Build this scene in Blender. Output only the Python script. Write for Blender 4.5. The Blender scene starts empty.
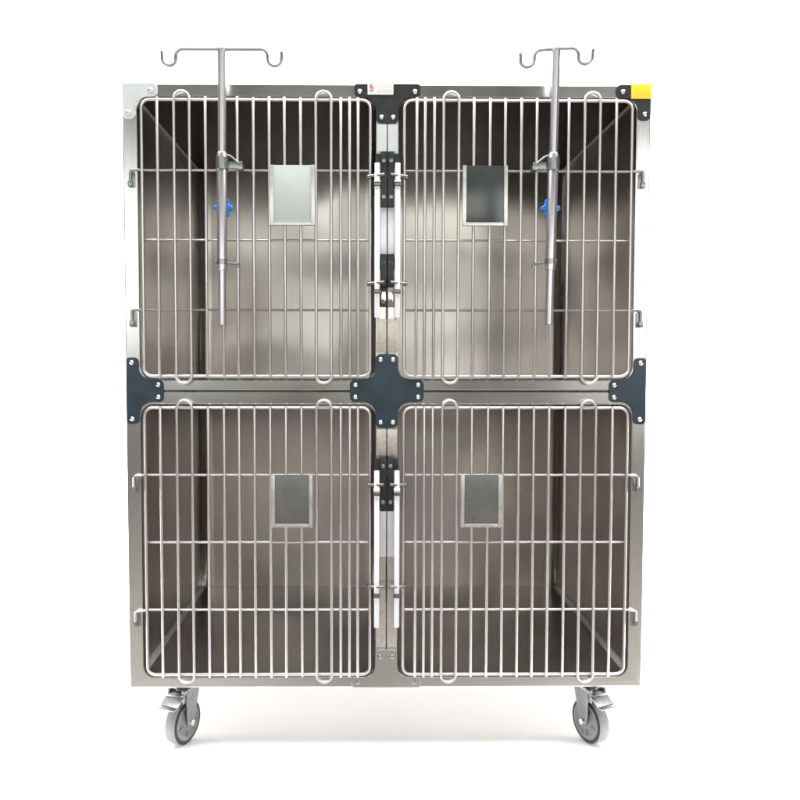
import bpy, bmesh, math, random
from mathutils import Vector, Matrix
from mathutils.geometry import tessellate_polygon
random.seed(4)
sc = bpy.context.scene
COL = sc.collection
PI = math.pi

# ------------------------------------------------------------------ materials
def mat(name):
    m = bpy.data.materials.new(name); m.use_nodes = True
    nt = m.node_tree
    return m, nt, nt.nodes['Principled BSDF']

def steel(name, base, rough, stretch=(60, 60, 1.2), var=.18, rvar=.10, bump=.03, warp=0.0):
    """brushed stainless steel: fine streaks in tone, gloss and relief, cloudy large-scale handling marks"""
    m, nt, p = mat(name); N = nt.nodes; L = nt.links
    tc = N.new('ShaderNodeTexCoord'); mp = N.new('ShaderNodeMapping'); mp.inputs['Scale'].default_value = stretch
    L.new(tc.outputs['Object'], mp.inputs['Vector'])
    n1 = N.new('ShaderNodeTexNoise'); n1.inputs['Scale'].default_value = 6; n1.inputs['Detail'].default_value = 5
    L.new(mp.outputs['Vector'], n1.inputs['Vector'])
    n2 = N.new('ShaderNodeTexNoise'); n2.inputs['Scale'].default_value = 4; n2.inputs['Detail'].default_value = 2
    L.new(tc.outputs['Object'], n2.inputs['Vector'])
    r1 = N.new('ShaderNodeMapRange'); r1.inputs['To Min'].default_value = 1-var; r1.inputs['To Max'].default_value = 1+var*.6
    L.new(n1.outputs['Fac'], r1.inputs['Value'])
    r2 = N.new('ShaderNodeMapRange'); r2.inputs['From Min'].default_value = .15; r2.inputs['From Max'].default_value = .85
    r2.inputs['To Min'].default_value = 1-var*.7; r2.inputs['To Max'].default_value = 1.0
    L.new(n2.outputs['Fac'], r2.inputs['Value'])
    mu = N.new('ShaderNodeMath'); mu.operation = 'MULTIPLY'
    L.new(r1.outputs['Result'], mu.inputs[0]); L.new(r2.outputs['Result'], mu.inputs[1])
    vm = N.new('ShaderNodeVectorMath'); vm.operation = 'SCALE'; vm.inputs[0].default_value = base
    L.new(mu.outputs[0], vm.inputs['Scale']); L.new(vm.outputs[0], p.inputs['Base Color'])
    r3 = N.new('ShaderNodeMapRange'); r3.inputs['From Min'].default_value = .15; r3.inputs['From Max'].default_value = .85
    r3.inputs['To Min'].default_value = rough-rvar*.5; r3.inputs['To Max'].default_value = rough+rvar*.5
    L.new(n2.outputs['Fac'], r3.inputs['Value']); L.new(r3.outputs['Result'], p.inputs['Roughness'])
    b = N.new('ShaderNodeBump'); b.inputs['Strength'].default_value = bump; b.inputs['Distance'].default_value = .001
    L.new(n1.outputs['Fac'], b.inputs['Height']); L.new(b.outputs['Normal'], p.inputs['Normal'])
    p.inputs['Metallic'].default_value = 1
    if warp:                                   # thin sheet never lies quite flat: broad, shallow waves
        n3 = N.new('ShaderNodeTexNoise'); n3.inputs['Scale'].default_value = 2.2; n3.inputs['Detail'].default_value = 1
        L.new(tc.outputs['Object'], n3.inputs['Vector'])
        b3 = N.new('ShaderNodeBump'); b3.inputs['Strength'].default_value = 1; b3.inputs['Distance'].default_value = warp
        L.new(n3.outputs['Fac'], b3.inputs['Height']); L.new(b3.outputs['Normal'], b.inputs['Normal'])
    return m

def plain(name, col, rough, metal=0.0, var=.12, scale=40, bump=0.0, spec=None, coat=0):
    m, nt, p = mat(name); N = nt.nodes; L = nt.links
    tc = N.new('ShaderNodeTexCoord'); n = N.new('ShaderNodeTexNoise'); n.inputs['Scale'].default_value = scale; n.inputs['Detail'].default_value = 5
    L.new(tc.outputs['Object'], n.inputs['Vector'])
    r = N.new('ShaderNodeMapRange'); r.inputs['From Min'].default_value = .3; r.inputs['From Max'].default_value = .7
    r.inputs['To Min'].default_value = 1-var; r.inputs['To Max'].default_value = 1+var
    L.new(n.outputs['Fac'], r.inputs['Value'])
    vm = N.new('ShaderNodeVectorMath'); vm.operation = 'SCALE'; vm.inputs[0].default_value = col
    L.new(r.outputs['Result'], vm.inputs['Scale']); L.new(vm.outputs[0], p.inputs['Base Color'])
    r3 = N.new('ShaderNodeMapRange'); r3.inputs['To Min'].default_value = max(.02, rough-.08); r3.inputs['To Max'].default_value = rough+.08
    L.new(n.outputs['Fac'], r3.inputs['Value']); L.new(r3.outputs['Result'], p.inputs['Roughness'])
    p.inputs['Metallic'].default_value = metal
    if coat: p.inputs['Coat Weight'].default_value = coat
    if bump:
        b = N.new('ShaderNodeBump'); b.inputs['Strength'].default_value = bump; b.inputs['Distance'].default_value = .001
        L.new(n.outputs['Fac'], b.inputs['Height']); L.new(b.outputs['Normal'], p.inputs['Normal'])
    return m

M = {}
M['frame']   = steel('frame_steel', (.60, .595, .57), .27, (70, 70, 1.5), warp=.008)
M['railst']  = steel('rail_steel', (.56, .56, .54), .25, (1.5, 70, 70), warp=.012)
M['wall']    = steel('wall_steel', (.63, .59, .555), .30, (50, 50, .8), var=.11, warp=.060)
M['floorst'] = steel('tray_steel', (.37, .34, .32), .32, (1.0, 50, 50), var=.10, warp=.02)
M['ceilst']  = steel('shaded_ceiling_steel', (.060, .050, .040), .34, (50, 1, 50), var=.2)  # near-black base colour stands in for the unlit steel ceiling
M['seam']    = plain('weld_steel', (.80, .76, .73), .45, .35, .1, 60)
M['crossst'] = steel('darkened_cross_steel', (.50, .47, .46), .34, (20, 20, 20))  # wire steel with its dark reflections put into the base colour
M['wire']    = steel('wire_steel', (.69, .655, .665), .40, (20, 20, 20), var=.10, bump=.02)
M['hook']    = steel('hook_steel', (.42, .41, .40), .30, (20, 20, 20))
M['holder']  = plain('holder_steel', (.62, .61, .60), .38, .9, .1, 60)
M['chrome']  = plain('chrome', (.86, .86, .90), .16, 1.0, .04)
M['tube']    = steel('tube_steel', (.60, .585, .61), .34, (90, 90, 1), var=.08)
M['pin']     = plain('pin_steel', (.22, .21, .20), .3, 1.0, .2, 90)
M['rodw']    = plain('white_rod', (.90, .90, .96), .25, .05, .04, 60)
M['zinc']    = plain('zinc_plate', (.31, .325, .325), .36, 1.0, .15, 90, .1)
M['navy']    = plain('navy_plate', (.016, .032, .050), .34, 0, .25, 25, .05)
M['black']   = plain('black_plastic', (.012, .014, .015), .40, 0, .2, 60, .05)
M['film']    = plain('film_plate', (.66, .66, .70), .38, .55, .08, 30, .05)
M['milk']    = plain('milky_pale', (.56, .59, .59), .30, .15, .05, 30, .04)  # pale tone for post strips and the top-left plate's painted reflection
M['beige']   = plain('beige_film', (.52, .47, .43), .36, .45, .12, 90, .5)
M['card_l']  = plain('pale_card', (.45, .49, .46), .5, 0, .04, 20)
M['card_d']  = plain('dark_card', (.045, .052, .052), .20, 0, .15, 14, .05)
M['card_g']  = plain('grey_card', (.13, .132, .128), .28, 0, .12, 14, .05)
M['tread']   = plain('tread_rubber', (.24, .24, .235), .55, 0, .08, 60, .1)
M['ring']    = plain('ring_rubber', (.018, .018, .020), .5, 0, .2, 60)
M['hub']     = plain('hub_plastic', (.20, .20, .205), .42, 0, .12, 60)
M['blue']    = plain('blue_plastic', (.02, .17, .62), .28, 0, .15, 60)
M['yellow']  = plain('yellow_sticker', (.86, .62, .02), .45, 0, .06, 200)
M['ochre']   = plain('ochre_print', (.66, .47, .02), .5, 0, .1)
M['paper']   = plain('sticker_paper', (.80, .80, .76), .45, 0, .03, 60)
M['red']     = plain('logo_red', (.72, .12, .06), .5, 0, .05)
M['teal']    = plain('logo_teal', (.12, .36, .36), .5, 0, .05)
M['ink']     = plain('ink_grey', (.42, .42, .42), .5, 0, .1)
M['brown']    = plain('brown_steel', (.10, .035, .025), .55, .5, .4, 90, .2)  # dark red-brown metal for the left latch plate
M['sweep']   = plain('white_sweep', (.93, .93, .93), .8, 0, .005, 3)
M['ground']  = plain('grey_floor', (.16, .145, .13), .6, 0, .2, 4, .1)

# ------------------------------------------------------------------ mesh helpers
def link(name, bm, mats, parent=None, smooth=35):
    me = bpy.data.meshes.new(name)
    bmesh.ops.recalc_face_normals(bm, faces=bm.faces[:])
    bm.to_mesh(me); bm.free()
    for m in (mats if isinstance(mats, (list, tuple)) else [mats]): me.materials.append(m)
    if smooth:
        for f in me.polygons: f.use_smooth = True
        me.set_sharp_from_angle(angle=math.radians(smooth))
    o = bpy.data.objects.new(name, me); COL.objects.link(o)
    if parent: o.parent = parent
    return o

def box(bm, x0, x1, y0, y1, z0, z1, bev=0.0, mi=0, rot=None):
    before = set(bm.faces)
    r = bmesh.ops.create_cube(bm, size=1)
    vs = r['verts']
    for v in vs:
        v.co = Vector(((x0+x1)/2+v.co.x*(x1-x0), (y0+y1)/2+v.co.y*(y1-y0), (z0+z1)/2+v.co.z*(z1-z0)))
    if bev:
        es = list({e for v in vs for e in v.link_edges})
        bmesh.ops.bevel(bm, geom=es, offset=bev, segments=2, profile=.6, affect='EDGES')
    nf = [f for f in bm.faces if f not in before]
    for f in nf: f.material_index = mi
    nv = list({v for f in nf for v in f.verts})
    if rot is not None:
        for v in nv: v.co = rot @ v.co
    return nv

def tube(bm, pts, r, seg=12, closed=False, cap=True, mi=0):
    pts = [Vector(p) for p in pts]; n = len(pts)
    rad = r if isinstance(r, (list, tuple)) else [r]*n
    T = []
    for i in range(n):
        if closed: t = pts[(i+1) % n]-pts[i-1]
        else: t = pts[min(i+1, n-1)]-pts[max(i-1, 0)]
        T.append(t.normalized())
    ref = Vector((0, 1, 0))
    if abs(T[0].dot(ref)) > .9: ref = Vector((0, 0, 1))
    nrm = (ref-T[0]*ref.dot(T[0])).normalized()
    rings = []
    for i in range(n):
        nrm = (nrm-T[i]*nrm.dot(T[i])).normalized()
        b = T[i].cross(nrm)
        rings.append([bm.verts.new(pts[i]+(nrm*math.cos(2*PI*k/seg)+b*math.sin(2*PI*k/seg))*rad[i]) for k in range(seg)])
    for i in range(n if closed else n-1):
        a, b_ = rings[i], rings[(i+1) % n]
        for k in range(seg):
            f = bm.faces.new((a[k], a[(k+1) % seg], b_[(k+1) % seg], b_[k])); f.material_index = mi
    if cap and not closed:
        for rg in (rings[0], rings[-1]):
            f = bm.faces.new(rg); f.material_index = mi
    return rings

def rod(bm, a, b, r, seg=12, ch=.15, mi=0):
    """straight rod with softened ends"""
    a, b = Vector(a), Vector(b); d = (b-a).normalized(); c = min(r*.5, (b-a).length*.2)
    tube(bm, [a, a+d*c*.3, a+d*c, b-d*c, b-d*c*.3, b], [r*.6, r*.9, r, r, r*.9, r*.6], seg, mi=mi)

def arc(cx, cz, r, a0, a1, n, y=0):
    return [Vector((cx+r*math.cos(a0+(a1-a0)*k/n), y, cz+r*math.sin(a0+(a1-a0)*k/n))) for k in range(n+1)]

def rrect(x0, x1, z0, z1, r, n=8, y=0):
    return (arc(x1-r, z1-r, r, 0, PI/2, n, y)+arc(x0+r, z1-r, r, PI/2, PI, n, y)
            + arc(x0+r, z0+r, r, PI, 1.5*PI, n, y)+arc(x1-r, z0+r, r, 1.5*PI, 2*PI, n, y))

def bridge(bm, loops, mi=0):
    V = [[bm.verts.new(p) for p in l] for l in loops]; n = len(V[0])
    for a, b in zip(V, V[1:]):
        for k in range(n):
            f = bm.faces.new((a[k], a[(k+1) % n], b[(k+1) % n], b[k])); f.material_index = mi
    return V

def polyplate(bm, pts, y0, y1, bev=.001, mi=0):
    """outline in x,z extruded from y0 (front) to y1, front edge rounded"""
    n = len(pts)
    c = [Vector((p[0], 0, p[1])) for p in pts]
    area = sum(c[i].x*c[(i+1) % n].z-c[(i+1) % n].x*c[i].z for i in range(n))
    sgn = 1 if area > 0 else -1
    ins = []
    for i in range(n):
        a = (c[i]-c[i-1]).normalized(); b = (c[(i+1) % n]-c[i]).normalized()
        na = Vector((-a.z, 0, a.x))*sgn; nb = Vector((-b.z, 0, b.x))*sgn
        m = (na+nb)
        m = m.normalized()/max(.5, m.normalized().dot(na)) if m.length > 1e-6 else na
        ins.append(m*bev)
    L0 = [p+Vector((0, y1, 0)) for p in c]
    L1 = [p+Vector((0, y0+bev, 0)) for p in c]
    L2 = [p+i*.35+Vector((0, y0+bev*.3, 0)) for p, i in zip(c, ins)]
    L3 = [p+i+Vector((0, y0, 0)) for p, i in zip(c, ins)]
    V = bridge(bm, [L0, L1, L2, L3], mi)
    for VV, LL in ((V[3], L3), (V[0], L0)):
        for t_ in tessellate_polygon([LL]):
            f = bm.faces.new([VV[i] for i in t_]); f.material_index = mi

def round_poly(P, R, n=6):
    """round every corner of polygon P; R one radius per corner"""
    out = []; N = len(P)
    for i in range(N):
        p = Vector(P[i]); a = Vector(P[i-1]); b = Vector(P[(i+1) % N]); r = R[i]
        if r <= 0: out.append(p); continue
        u = (a-p).normalized(); v = (b-p).normalized()
        ang = u.angle(v); t = r/math.tan(ang/2)
        c = p+(u+v).normalized()*(r/math.sin(ang/2))
        s = p+u*t; e = p+v*t
        a0 = math.atan2(s.y-c.y, s.x-c.x); a1 = math.atan2(e.y-c.y, e.x-c.x)
        d = (a1-a0+PI) % (2*PI)-PI
        for k in range(n+1):
            th = a0+d*k/n; out.append(Vector((c.x+r*math.cos(th), c.y+r*math.sin(th))))
    return out

# ------------------------------------------------------------------ dimensions (metres)
W2, Z0, H, D = .610, .130, 1.4157, .7935
HU = H/2
FLOOR = -.027

cage = bpy.data.objects.new('veterinary_cage', None); COL.objects.link(cage)
cage.location = (0, D/2, FLOOR)
cage['label'] = 'large stainless steel cage bank with four barred doors, standing on grey brake casters'
cage['category'] = 'cage'
OFF = Matrix.Translation((0, -D/2, -FLOOR))

def part(name, bm, mats, parent=None, label=None, smooth=35):
    """a part of the cage: mesh written in world metres; origin follows the cage Empty"""
    if parent is None or parent is cage:
        bm.transform(OFF); o = link(name, bm, mats, cage, smooth)
    else:
        bm.transform(OFF); o = link(name, bm, mats, parent, smooth)
    if label: o['label'] = label
    return o

GAP = .0008
for ui, (sx, zb) in enumerate([(-1, Z0+HU), (1, Z0+HU), (-1, Z0), (1, Z0)]):
    up = zb > Z0+.1
    xa, xb = (-W2, -GAP) if sx < 0 else (GAP, W2)
    za, zt = zb+GAP, zb+HU-GAP
    side = ('upper ' if up else 'lower ')+('left' if sx < 0 else 'right')
    # ---- front frame: pressed sheet with a round-cornered opening and returned edges
    ox0, ox1 = sorted((sx*.5755, sx*.0265)); oz0, oz1 = zb+.0275, zb+.6755
    bm = bmesh.new()
    def oute(i, y): return rrect(xa+i, xb-i, za+i, zt-i, .004, 8, y)
    def inn(i, y): return rrect(ox0+i, ox1-i, oz0+i, oz1-i, .029-i, 8, y)
    bridge(bm, [oute(.0, .028), oute(0, .003), oute(.0009, .0009), oute(.003, 0), inn(-.0035, 0), inn(-.001, .0008), inn(0, .003), inn(0, .020), inn(-.0015, .0205), inn(-.0015, .003)])
    # rail faces are brushed sideways, post faces upright
    for f in bm.faces:
        c = f.calc_center_median()
        if (c.z < oz0+.002 or c.z > oz1-.002) : f.material_index = 1
    fr = part('front_frame', bm, [M['frame'], M['railst']], smooth=14)
    # ---- shell
    t = .010
    def pan(name, *a, m='wall'):
        b = bmesh.new(); box(b, *a, bev=.0008); return part(name, b, M[m], fr, smooth=14)
    pan('side_wall', xa+.001, xa+t, .0285, D, za+.001, zt-.001)
    pan('side_wall', xb-t, xb-.001, .0285, D, za+.001, zt-.001)
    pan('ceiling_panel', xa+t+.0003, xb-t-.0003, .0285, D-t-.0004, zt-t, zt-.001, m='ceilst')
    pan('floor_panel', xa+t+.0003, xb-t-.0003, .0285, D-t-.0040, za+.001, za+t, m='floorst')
    pan('back_wall', xa+t+.0003, xb-t-.0003, D-t, D-.001, za+.001, zt-.001)
    # ---- coved, welded inside corners
    bx0, bx1, bz0, bz1 = xa+t, xb-t, za+t, zt-t
    def cove(p, q, u, v, r, m='seam'):
        """concave fillet strip from p to q; u and v point out along the two walls"""
        b = bmesh.new(); p, q, u, v = map(Vector, (p, q, u, v)); K = 12
        A = []; B = []
        for k in range(K+1):
            th = PI/2*k/K
            o = (u+v)*r-(u*math.sin(th)+v*math.cos(th))*(r-.0006)
            A.append(b.verts.new(p+o)); B.append(b.verts.new(q+o))
        for k in range(K): b.faces.new((A[k], A[k+1], B[k+1], B[k]))
        ca = b.verts.new(p+(u+v)*.0004); cb = b.verts.new(q+(u+v)*.0004)
        b.faces.new(A+[ca]); b.faces.new(B+[cb]); b.faces.new((A[0], B[0], cb, ca)); b.faces.new((A[-1], B[-1], cb, ca))
        part('corner_seam' if m == 'seam' else 'rounded_corner', b, M[m], fr)
    e = .0006; rr = .009
    for X, ux in ((bx0+e, 1), (bx1-e, -1)):
        cove((X, .03, bz0+e), (X, D-t-e, bz0+e), (ux, 0, 0), (0, 0, 1), .013)
        cove((X, .03, bz1-e), (X, D-t-e, bz1-e), (ux, 0, 0), (0, 0, -1), rr*.7)
        cove((X, D-t-e, bz0+.001), (X, D-t-e, bz1-.001), (ux, 0, 0), (0, -1, 0), .038, 'wall')

    # ---- door: bent wire rim, upright bars, loop bars, cross rods, card holder
    def dx(u): return sx*(.5650-u)
    YB, R = -.0035, .0034
    YD = -.0040
    rx0, rx1 = sorted((dx(0), dx(.5255))); dz0, dz1 = zb+.0345, zb+.6685
    bm = bmesh.new(); tube(bm, rrect(rx0, rx1, dz0, dz1, .019, 7, YD+.001), .0036, 12, closed=True)
    door = part('door', bm, M['wire'], label=side+' barred door')
    def jit(s=.0006): return random.uniform(-s, s)
    for u in (.038, .148, .186, .221, .257, .2935, .329, .366, .4575, .478, .4977):
        bm = bmesh.new(); j = jit(); j2 = jit()
        rod(bm, (dx(u)+j, YD-.0052, dz0-.0045+jit(.001)), (dx(u)+j2, YD-.0052, dz1+.0045+jit(.001)), R)
        part('vertical_bar', bm, M['wire'], door)
    for u0, u1 in ((.0757, .111), (.4007, .4357)):
        a, b_ = sorted((dx(u0), dx(u1))); c = (a+b_)/2; r = (b_-a)/2; yy = YD-.0052
        bm = bmesh.new()
        tube(bm, arc(c, zb+.686-r, r, 0, PI, 14, yy)+arc(c, zb+.018+r, r, PI, 2*PI, 14, yy), R, 12, closed=True)
        part('loop_bar', bm, M['wire'], door)
    for q, zz in enumerate((.5095, .350, .1885)):
        z = zb+zz; yy = YD+.0058; s = -sx
        bm = bmesh.new()
        if q == 1:
            rod(bm, (dx(.0), yy, z), (dx(.5255), yy, z), .0027)
        else:
            xo = dx(-.0265); k = 6
            # the rod runs out past the rim and is bent forward and down into its hinge eye
            path = [(dx(.5255), yy, z), (dx(.30), yy, z), (dx(0.004), yy, z), (dx(-.008), -.004, z), (dx(-.016), -.006, z)]
            path += [(xo+s*.007-s*.007*math.sin(PI/2*i/k), -.006, z-.007+.007*math.cos(PI/2*i/k)) for i in range(1, k+1)]
            path += [(xo, -.006, z-.030)]
            tube(bm, path, .0028, 10)
        part('cross_rod', bm, M['crossst'] if up else M['wire'], door)  # upper rods darkened in colour to stand for dark reflections
        if q != 1:
            bm = bmesh.new(); x = dx(-.0265)
            a, b_ = sorted((x-s*.004, x+s*.010))
            box(bm, a, b_, -.0025, -.0002, z-.040, z-.006, .0008)
            box(bm, x-.0052, x+.0052, -.0095, -.0024, z-.039, z-.026, .002)
            part('hinge_bracket', bm, M['zinc'], door)
    # card holder
    if up: cx, cw, c0, c1 = sx*.2215+(.0035 if sx < 0 else .003), .1035, zb+.3805, zb+.5185
    else:  cx, cw, c0, c1 = sx*.2210, .0960, zb+.3890, zb+.5130
    bm = bmesh.new(); y0, y1 = YD-.0145, YD-.0086; w = .0085
    x0, x1 = cx-cw/2, cx+cw/2
    box(bm, x0, x0+w, y0, y1, c0, c1, .0012); box(bm, x1-w, x1, y0, y1, c0, c1, .0012)
    box(bm, x0+w+.0002, x1-w-.0002, y0+.0003, y1, c0+.0004, c0+w, .0012)
    box(bm, x0+.002, x1-.002, y1+.0002, y1+.0016, c0+.001, c1-.001)
    part('card_holder', bm, M['holder'], door)
    bm = bmesh.new(); box(bm, x0+w*.8, x1-w*.8, y0+.0022, y1-.0003, c0+w*.9, c1-.0005, .0003)
    if ui == 0: part('card', bm, M['card_l'], door, 'pale blank card in the holder')
    elif ui == 1: part('card', bm, M['card_d'], door, 'dark glossy card in the holder')
    else: part('card', bm, M['card_g'], door, 'dark grey card in the holder')

    # ---- latch on the centre post: sliding rod, guide blocks, pins, backing plate
    X = sx*.0235
    zt_, zl_ = (zb+.523, zb+.170) if up else (zb+.523, zb+.152)
    bm = bmesh.new()
    box(bm, X-.0060, X+.0060, -.022, -.015, zl_, zt_, .0022)
    box(bm, X-.0074, X+.0074, -.024, -.013, zt_-.050, zt_-.040, .002)
    latch = part('latch', bm, M['rodw'])
    blocks = ((zb+.550, zb+.4243), (zb+.316, zb+.242)) if up else ((zb+.555, zb+.427),)
    for a, b_ in blocks:
        bm = bmesh.new()
        p, q = sorted((sx*.0012, sx*.0158))
        box(bm, p, q, -.017, -.0003, b_, a, .0018)
        p, q = sorted((sx*.0158, sx*.0275))
        box(bm, p, q, -.013, -.0003, a-.034, a-.004, .0018)
        for zz in (a-.022, (b_+.022) if a-b_ > .1 else (a-.022)):
            rod(bm, (sx*.0085, -.0205, zz), (sx*.0085, -.016, zz), .0046, 14, mi=1)
        part('latch_block', bm, [M['black'], M['zinc']], latch)
    # plates between and below the blocks
    bm = bmesh.new(); p, q = sorted((sx*.0012, sx*.0178))
    a, b_ = (zb+.4235, zb+.3168) if up else (zb+.4265, zb+.318)
    box(bm, p, q, -.011, -.0003, b_, a, .001)
    part('latch_cover', bm, M['film'], latch)
    if up:
        bm = bmesh.new(); box(bm, p, q, -.008, -.0003, zb+.196, zb+.2415, .0015)
        box(bm, sx*.0085-.005, sx*.0085+.005, -.014, -.0075, zb+.203, zb+.232, .002, 1)
        part('latch_striker', bm, [M['brown'] if sx < 0 else M['zinc'], M['chrome']], latch)
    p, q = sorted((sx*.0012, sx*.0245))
    for a, b_, mm in (((zb+.615, zb+.552, 'milk'), (zb+.168, zb+.090, 'beige')) if up else ((zb+.618, zb+.5565, 'beige'), (zb+.205, zb+.100, 'beige'))):  # upper units: milky strip at the top; the rest beige film
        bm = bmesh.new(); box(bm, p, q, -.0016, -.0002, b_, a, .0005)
        part('post_strip', bm, M[mm], fr)
    pins = (zb+.4935, zb+.249) if up else (zb+.4886, zb+.248)
    for z in pins:
        bm = bmesh.new()
        rod(bm, (sx*.046, -.0125, z), (sx*.006, -.0235, z+.002), .0038, 10)
        box(bm, sx*.0235-.008, sx*.0235+.008, -.0275, -.0125, z-.024, z-.014, .003)
        box(bm, sx*.043-.004, sx*.043+.004, -.0160, -.0050, z-.0055, z+.0055, .002)
        part('latch_pin', bm, M['pin'], latch)

# ------------------------------------------------------------------ joining plates with rivets
def plate(pts, rad, rivets, m, label, y0=-.0028, rv='chrome'):
    bm = bmesh.new()
    polyplate(bm, round_poly([(x, z) for x, z in pts], rad), y0, -.0004, .0009)
    o = part('corner_plate', bm, M[m], label=label, smooth=14)
    for x, z in rivets:
        bm = bmesh.new(); r = .0048
        prof = [(r*1.15, 0), (r*1.12, -.0008), (r*.9, -.0021), (r*.5, -.0031), (r*.12, -.0034)]
        V = []
        for pr, py in prof: V.append([bm.verts.new((x+pr*math.cos(2*PI*k/16), y0+.0001+py, z+pr*math.sin(2*PI*k/16))) for k in range(16)])
        for a, b in zip(V, V[1:]):
            for k in range(16): bm.faces.new((a[k], a[(k+1) % 16], b[(k+1) % 16], b[k]))
        bm.faces.new(V[-1])
        part('rivet', bm, M[rv], o)
    return o
h = .0262; A = .0865; zc = Z0+HU; cr = .028; er = .012
plate([(h, zc+h), (h, zc+A), (-h, zc+A), (-h, zc+h), (-A, zc+h), (-A, zc-h), (-h, zc-h), (-h, zc-A), (h, zc-A), (h, zc-h), (A, zc-h), (A, zc+h)],
      [cr, er, er, cr, er, er, cr, er, er, cr, er, er],
      [(sx*.0145, zc+s*.0735) for sx in (-1, 1) for s in (-1, 1)]+[(s*.0735, zc+sx*.0145) for sx in (-1, 1) for s in (-1, 1)],
      'navy', 'navy cross-shaped plate joining all four doors at the centre')
for s in (-1, 1):
    xo = s*(W2-.0015); xi = s*(W2-.0325); xe = s*.521
    plate([(xo, zc+.078), (xi, zc+.078), (xi, zc+h), (xe, zc+h), (xe, zc-h), (xi, zc-h), (xi, zc-.078), (xo, zc-.078)],
          [.009, er, cr, er, er, cr, er, .009],
          [(s*.5945, zc+.066), (s*.5945, zc-.066), (s*.533, zc+.0145), (s*.533, zc-.0145)], 'navy',
          'blue-grey T-shaped plate on the '+('left' if s < 0 else 'right')+' edge between the doors')
zt = Z0+H-.001; zi = Z0+H-.0325
tp = plate([(.076, zt), (-.076, zt), (-.076, zi), (-h, zi), (-h, Z0+H-.091), (h, Z0+H-.091), (h, zi), (.076, zi)],
      [.006, .006, er, cr, er, er, cr, er], [(.0635, zt-.018), (-.0635, zt-.018), (.0135, Z0+H-.077), (-.0135, Z0+H-.077)],
      'black', 'black T-shaped plate at the top centre')
def ell(s, m, label):
    xo = s*(W2-.0015); xi = s*(W2-.0325)
    return plate([(xo, zt), (s*.527, zt), (s*.527, zi), (xi, zi), (xi, Z0+H-.083), (xo, Z0+H-.083)],
                 [.002, er, er, cr, er, er], [(s*.5435, zt-.0165), (s*.5945, Z0+H-.068)], m, label)
tr = ell(1, 'black', 'dark corner plate at the top right')
tl = ell(-1, 'milk', 'corner plate at the top left, white reflection put into its colour')  # washed-out white reflection is painted on as the plate's colour
zb_ = Z0+.001; zbi = Z0+.0265
bp = plate([(.082, zb_), (.082, zbi), (.0262, zbi), (.0262, Z0+.093), (-.0262, Z0+.093), (-.0262, zbi), (-.082, zbi), (-.082, zb_)],
      [.006, er*.8, cr, er, er, cr, er*.8, .006], [(.066, Z0+.0135), (-.066, Z0+.0135), (.0145, Z0+.076), (-.0145, Z0+.076)],
      'railst', 'steel T-shaped plate at the bottom centre', -.0016, 'zinc')
# stickers
bm = bmesh.new()
box(bm, -.0455, .0135, -.0046, -.0029, Z0+H-.0265, Z0+H-.0005, .0003)
box(bm, -.0410, -.0345, -.0049, -.0045, Z0+H-.0125, Z0+H-.0040, 0, 1)
box(bm, -.0340, -.0305, -.0049, -.0045, Z0+H-.0150, Z0+H-.0080, 0, 2)
box(bm, -.0415, -.0315, -.0049, -.0045, Z0+H-.0200, Z0+H-.0160, 0, 2)
box(bm, -.0385, -.0350, -.0049, -.0045, Z0+H-.0156, Z0+H-.0130, 0, 1)
random.seed(9)
for r_ in range(4):
    x = -.024; zz = Z0+H-.0065-r_*.0047
    while x < .008:
        w = random.uniform(.002, .006); box(bm, x, min(x+w, .010), -.0049, -.0045, zz-.0009, zz+.0009, 0, 3); x += w+.0012
part('sticker', bm, [M['paper'], M['red'], M['teal'], M['ink']], tp, 'small white maker label with red and teal mark')
bm = bmesh.new()
box(bm, .5615, .6085, -.0046, -.0029, Z0+H-.0335, Z0+H-.0002, .0003)
for r_ in range(5):
    x = .566
    while x < .602:
        w = random.uniform(.002, .005); zz = Z0+H-.0065-r_*.0050
        box(bm, x, min(x+w, .604), -.0048, -.0045, zz-.0007, zz+.0007, 0, 1); x += w+.0014
part('sticker', bm, [M['yellow'], M['ochre']], tr, 'yellow rectangular sticker')

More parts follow.
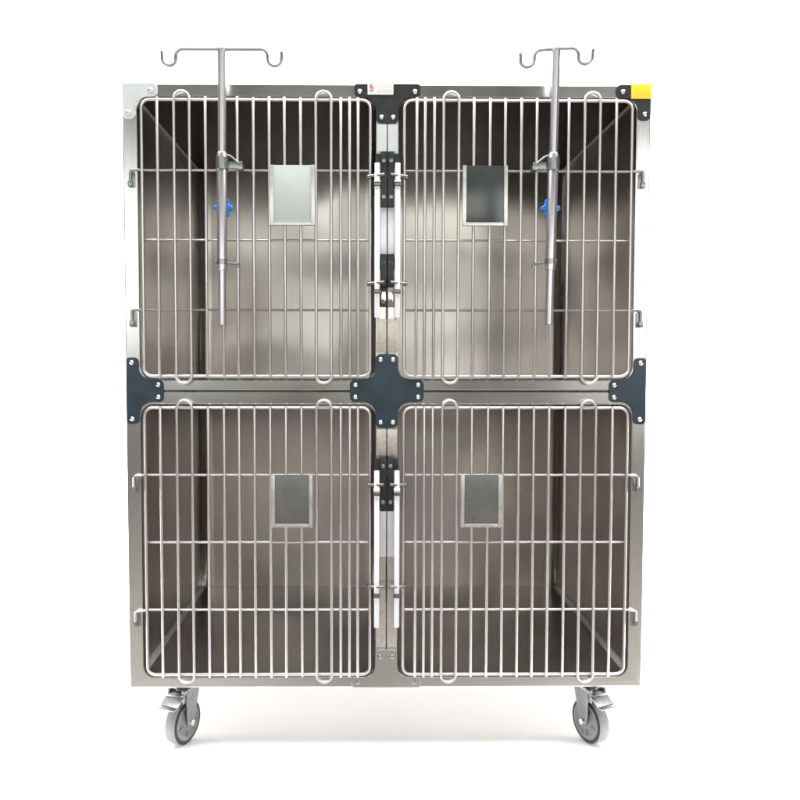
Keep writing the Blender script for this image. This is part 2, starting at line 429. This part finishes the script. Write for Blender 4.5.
# ------------------------------------------------------------------ casters
def caster(px, py, yaw, label):
    """yaw: direction (about z) in which the wheel trails and the pedal points"""
    Mx = Matrix.Translation((px, py, 0)) @ Matrix.Rotation(yaw, 4, 'Z')
    r = .0535; zc = FLOOR+r; xo = .012        # local +x = pedal/trail direction, local y = axle
    def fin(name, bm, mats, parent, label=None):
        bm.transform(Mx); return part(name, bm, mats, parent, label)
    bm = bmesh.new(); top = Z0-.0005
    box(bm, -.036, .036, -.036, .036, top-.004, top, .001)
    tube(bm, [(0, 0, top-.018), (0, 0, top-.014), (0, 0, top-.004)], [.026, .028, .026], 24)
    box(bm, -.026, .028, -.024, .024, top-.024, top-.018, .002)
    for s in (-1, 1):
        P = [(-.026, top-.020), (.028, top-.020), (xo+.016, zc+.02), (xo+.011, zc-.008), (xo-.009, zc-.008), (xo-.016, zc+.014)]
        Q = round_poly(P, [.004, .004, .006, .009, .009, .006])
        b2 = bmesh.new(); polyplate(b2, Q, -.0012, .0014, .0006)
        b2.transform(Matrix.Translation((0, s*.0235, 0)))
        me = bpy.data.meshes.new('t'); b2.to_mesh(me); b2.free(); bm.from_mesh(me); bpy.data.meshes.remove(me)
    c = fin('caster', bm, M['zinc'], cage, label)
    # tyre
    def lathe(prof, mi_=None, seg=40):
        b = bmesh.new(); V = []
        for y, rr_ in prof: V.append([b.verts.new((xo+rr_*math.cos(2*PI*k/seg), y, zc+rr_*math.sin(2*PI*k/seg))) for k in range(seg)])
        for a, q in zip(V, V[1:]):
            for k in range(seg): b.faces.new((a[k], a[(k+1) % seg], q[(k+1) % seg], q[k]))
        return b, V
    b, V = lathe([(-.0150, r*.80), (-.0162, r*.92), (-.0140, r*.975), (-.007, r), (.007, r), (.0140, r*.975), (.0162, r*.92), (.0150, r*.80)])
    for f in b.faces:
        if abs(f.calc_center_median().y) > .0145: f.material_index = 1
    fin('tyre', b, [M['tread'], M['ring']], c)
    b, V = lathe([(-.0155, r*.82), (-.0165, r*.78), (-.0158, r*.70), (-.0130, r*.64), (-.0135, r*.40), (-.0175, r*.30), (-.0185, r*.10)])
    b.faces.new(V[-1])
    g, V2 = lathe([(.0155, r*.82), (.0165, r*.78), (.0158, r*.70), (.0130, r*.64), (.0135, r*.40), (.0175, r*.30), (.0185, r*.10)])
    g.faces.new(V2[-1]); me = bpy.data.meshes.new('t'); g.to_mesh(me); g.free(); b.from_mesh(me); bpy.data.meshes.remove(me)
    for k in range(5):
        th = 2*PI*k/5+.3
        for s in (-1, 1):
            box(b, r*.30, r*.66, -.0015, .0015, -.0025, .0025, .0006,
                rot=Matrix.Translation((xo, s*.0142, zc)) @ Matrix.Rotation(th, 4, 'Y'))
    fin('wheel_hub', b, M['hub'], c)
    b = bmesh.new()
    tube(b, [(xo, -.031, zc), (xo, -.030, zc), (xo, -.0255, zc), (xo, -.0253, zc), (xo, .0253, zc), (xo, .0255, zc), (xo, .030, zc), (xo, .031, zc)], [.005, .0078, .0078, .004, .004, .0078, .0078, .005], 6)
    fin('axle_bolt', b, M['chrome'], c)
    b = bmesh.new()
    box(b, .018, .046, -.022, .022, top-.034, top-.024, .003)
    rm = Matrix.Translation((.040, 0, top-.030)) @ Matrix.Rotation(math.radians(30), 4, 'Y')
    box(b, .0, .036, -.025, .025, -.0022, .0016, .001, rot=rm)
    rm2 = Matrix.Translation((.066, 0, top-.0455)) @ Matrix.Rotation(math.radians(-4), 4, 'Y')
    box(b, -.002, .016, -.027, .027, -.0026, .0016, .001, rot=rm2)
    for s in (-1, 1):
        rod(b, (.034, s*.018, top-.022), (.034, s*.026, top-.022), .006, 12)
        box(b, .008, .038, s*.0205-.0012, s*.0205+.0012, top-.048, top-.026, .0006)
    rod(b, (.026, 0, top-.0235), (.026, 0, top-.018), .006, 12)
    fin('brake_pedal', b, M['zinc'], c)
cx_, cy_ = .482, .062
caster(-.492, cy_, math.radians(-113), 'front left caster with brake pedal pointing left')
caster(.500, cy_, math.radians(-67), 'front right caster with brake pedal pointing right')
caster(-.482, D-.10, math.radians(-120), 'rear left caster')
caster(.494, D-.10, math.radians(-60), 'rear right caster')

# ------------------------------------------------------------------ drip poles hung on the upper doors
def iv_pole(base, top, yaw, label, zs, hw):
    """base/top: axis end points; zs: heights of tube top, tube bottom, clamp"""
    base, top = Vector(base), Vector(top)
    root = bpy.data.objects.new('iv_pole', None); COL.objects.link(root)
    root.location = base; root['label'] = label; root['category'] = 'drip stand'
    root['group'] = 'drip poles clamped to the upper doors'
    d = (top-base).normalized(); L = (top-base).length
    def P(z): return base+d*((z-base.z)/d.z)
    def fin(name, bm, m, par):
        bm.transform(Matrix.Translation(-base)); return link(name, bm, m, par)
    s_top, s_bot, zcl, z2 = zs
    bm = bmesh.new()
    tube(bm, [P(s_top-.10), top-d*.014, top-d*.010, top-d*.001], [.0094, .0094, .0100, .0100], 20)
    fin('inner_rod', bm, M['tube'], root)
    bm = bmesh.new()
    tube(bm, [P(s_bot-.001), P(s_bot), P(z2-.02), P(z2-.018), P(s_top-.004), P(s_top)], [.0074, .0090, .0090, .0116, .0116, .0100], 20)
    fin('outer_tube', bm, M['tube'], root)
    # T bar with a hook bent at each end
    bm = bmesh.new(); u = Vector((math.cos(yaw), math.sin(yaw), 0))
    r1, r2 = .0155, .0150
    half = [Vector((0, 0))]
    half += [Vector((hw-2*r2-r1-.006, 0))]
    half += [Vector((hw-2*r2-r1+r1*math.sin(PI/2*k/6), -r1+r1*math.cos(PI/2*k/6))) for k in range(0, 7)]
    half += [Vector((hw-r2-r2*math.cos(PI*k/10), -r1-.006-r2*math.sin(PI*k/10))) for k in range(0, 11)]
    half += [Vector((hw+.001, -r1+.010))]
    for s in (-1, 1):
        pts = [top+u*(s*p.x)+Vector((0, 0, p.y)) for p in half]
        tube(bm, pts, .0045, 12)
    rod(bm, top-u*.010, top+u*.010, .0058, 14)
    fin('hook_bar', bm, M['hook'], root)
    # clamp grips the top cross rod, its blue screw knob sits behind the tube
    bm = bmesh.new(); c = P(zcl); s = 1 if base.x < 0 else -1
    tube(bm, [c+Vector((0, 0, -.013)), c+Vector((0, 0, .013))], .0140, 20)
    a, b_ = sorted((c.x+s*.004, c.x+s*.046))
    box(bm, a, b_, c.y+.002, c.y+.010, c.z-.011, c.z+.006, .002)
    tube(bm, [c+Vector((s*.008, .004, .022)), c+Vector((s*.020, .000, .016)), c+Vector((s*.034, .002, .004)), c+Vector((s*.040, .006, -.006))], .0026, 10)
    a, b_ = sorted((c.x+s*.036, c.x+s*.047))
    box(bm, a, b_, c.y-.004, c.y+.022, c.z-.014, c.z+.002, .002)
    cl = fin('clamp', bm, M['zinc'], root)
    bm = bmesh.new(); k = P(zcl-.096); yy = c.y+.0105
    n = 6; ring = []
    for yv, q in ((yy, .85), (yy+.002, 1), (yy+.011, 1), (yy+.013, .85)):
        ring.append([bm.verts.new((k.x+q*(.0195+.0035*math.cos(n*2*PI*i/48))*math.cos(2*PI*i/48), yv, k.z+q*(.0195+.0035*math.cos(n*2*PI*i/48))*math.sin(2*PI*i/48))) for i in range(48)])
    for a_, b2 in zip(ring, ring[1:]):
        for i in range(48): bm.faces.new((a_[i], a_[(i+1) % 48], b2[(i+1) % 48], b2[i]))
    bm.faces.new(ring[0]); bm.faces.new(ring[-1])
    rod(bm, (k.x, yy+.004, k.z), (k.x, k.y+.007, k.z), .004, 12)
    fin('knob', bm, M['blue'], cl)
    bm = bmesh.new(); c = P(z2)
    tube(bm, [c+Vector((0, 0, -.006)), c+Vector((0, 0, .006))], .0128, 20)
    tube(bm, [c+Vector((s*.006, .004, 0)), c+Vector((s*.022, .010, -.002)), c+Vector((s*.034, .016, -.003)), c+Vector((s*.036, .020, -.010))], .0034, 10)
    rod(bm, c+Vector((-s*.004, .004, .003)), c+Vector((-s*.015, .006, .004)), .003, 8)
    fin('lower_clip', bm, M['zinc'], root)
    return root
YP = -.034
iv_pole((-.3775, YP, .9900), (-.3735, YP, 1.6080), 0.0, 'tall drip pole with wide hook bar, clamped to the left upper door', (1.379, .990, 1.354, 1.133), .1335)
iv_pole((.3700, YP, .9920), (.3790, YP-.004, 1.6100), math.radians(-9), 'drip pole with short narrow hook bar, clamped to the right upper door', (1.379, .992, 1.354, 1.135), .0785)

# ------------------------------------------------------------------ the surface it stands on
bm = bmesh.new()
prof = [(-.25, FLOOR), (3.2, FLOOR)]+[(3.2+1.2*math.sin(PI/2*k/12), FLOOR+1.2-1.2*math.cos(PI/2*k/12)) for k in range(1, 13)]+[(4.4, 5.0)]
Lv = [bm.verts.new((-6, y, z)) for y, z in prof]; Rv = [bm.verts.new((6, y, z)) for y, z in prof]
for k in range(len(prof)-1): bm.faces.new((Lv[k], Rv[k], Rv[k+1], Lv[k+1]))
sw = link('backdrop', bm, M['sweep'], smooth=60); sw['kind'] = 'structure'
sw['label'] = 'seamless white studio backdrop behind and under the cage'; sw['category'] = 'backdrop'
bm = bmesh.new()
box(bm, -20, 20, -20, 20, FLOOR-.30, FLOOR-.004)
fl = link('floor', bm, M['ground'], smooth=0); fl['kind'] = 'structure'
fl['label'] = 'grey floor under the backdrop'; fl['category'] = 'floor'

# ------------------------------------------------------------------ light: studio room in front, bright white surround behind
w = bpy.data.worlds.new('World'); sc.world = w; w.use_nodes = True
nt = w.node_tree; N = nt.nodes; L = nt.links
bg = N['Background']; tc = N.new('ShaderNodeTexCoord'); sp = N.new('ShaderNodeSeparateXYZ')
L.new(tc.outputs['Generated'], sp.inputs[0])
cr_ = N.new('ShaderNodeValToRGB'); L.new(sp.outputs['Y'], cr_.inputs['Fac'])
mr = N.new('ShaderNodeMapRange'); mr.inputs['From Min'].default_value = .05; mr.inputs['From Max'].default_value = .7
L.new(sp.outputs['Y'], mr.inputs['Value']); L.new(mr.outputs['Result'], cr_.inputs['Fac'])
cr_.color_ramp.elements[0].color = (.095, .088, .082, 1); cr_.color_ramp.elements[1].color = (1, 1, 1, 1)
L.new(cr_.outputs['Color'], bg.inputs['Color']); bg.inputs['Strength'].default_value = 1.0

def area(name, loc, target, sx_, sz_, power, col=(1, 1, 1), spread=180):
    l = bpy.data.lights.new(name, 'AREA'); l.shape = 'RECTANGLE'; l.size = sx_; l.size_y = sz_; l.energy = power; l.color = col
    l.spread = math.radians(spread)
    o = bpy.data.objects.new(name, l); COL.objects.link(o); o.location = loc
    o.rotation_euler = (Vector(target)-Vector(loc)).to_track_quat('-Z', 'Y').to_euler()
    return o
area('window_light_left', (-1.75, -3.0, 1.55), (-.2, 0, 1.0), 1.1, 1.1, 15, (.96, 1, .96))
area('window_light_right', (1.85, -3.0, 1.50), (.3, 0, 1.0), 1.1, 1.3, 22, (1, 1, .97))
area('softbox_centre', (0, -3.2, 1.55), (0, 0, 1.0), 1.6, .9, 16, (.97, 1, .91))
area('overhead_fill', (0, 1.2, 3.6), (0, 1.2, 0), 6, 5, 1200)  # added fill out of view, washes the sweep out to white
area('floor_fill_left', (-2.4, .75, .40), (0, .35, 0), 1.6, .6, 62)  # added low side fill, lightens the shadow under the cage
area('floor_fill_right', (2.4, .75, .40), (0, .35, 0), 1.6, .6, 62)  # matching added fill from the other side
area('backdrop_fill', (0, 2.2, 3.2), (0, 4.4, 1.2), 6, 1.2, 1300)  # added fill on the sweep, also brightens the floor under the cage

# ------------------------------------------------------------------ camera
cam = bpy.data.cameras.new('camera'); co = bpy.data.objects.new('camera', cam); COL.objects.link(co)
cam.sensor_width = 36; cam.lens = 759.967/800*36; cam.shift_x = 29.479/800; cam.shift_y = -6.168/800
cam.clip_end = 100; cam.clip_start = .05
p, y, r = -.044229, -.007966, -.0011565
Rz = Matrix.Rotation(y, 3, 'Z'); Rx = Matrix.Rotation(p, 3, 'X'); Ry = Matrix.Rotation(r, 3, 'Y')
Mr = Rz @ Rx @ Ry
right, fwd, up_ = Mr.col[0], Mr.col[1], Mr.col[2]
B = Matrix((right, up_, -fwd)).transposed().to_4x4(); B.translation = (-.05225, -1.77795, .9098)
co.matrix_world = B
sc.camera = co
sc.render.resolution_x = sc.render.resolution_y = 1024
sc.view_settings.view_transform = 'Standard'; sc.view_settings.look = 'None'
sc.view_settings.exposure = 0; sc.view_settings.gamma = 1
sc.render.engine = 'CYCLES'
sc.cycles.max_bounces = 10; sc.cycles.glossy_bounces = 8
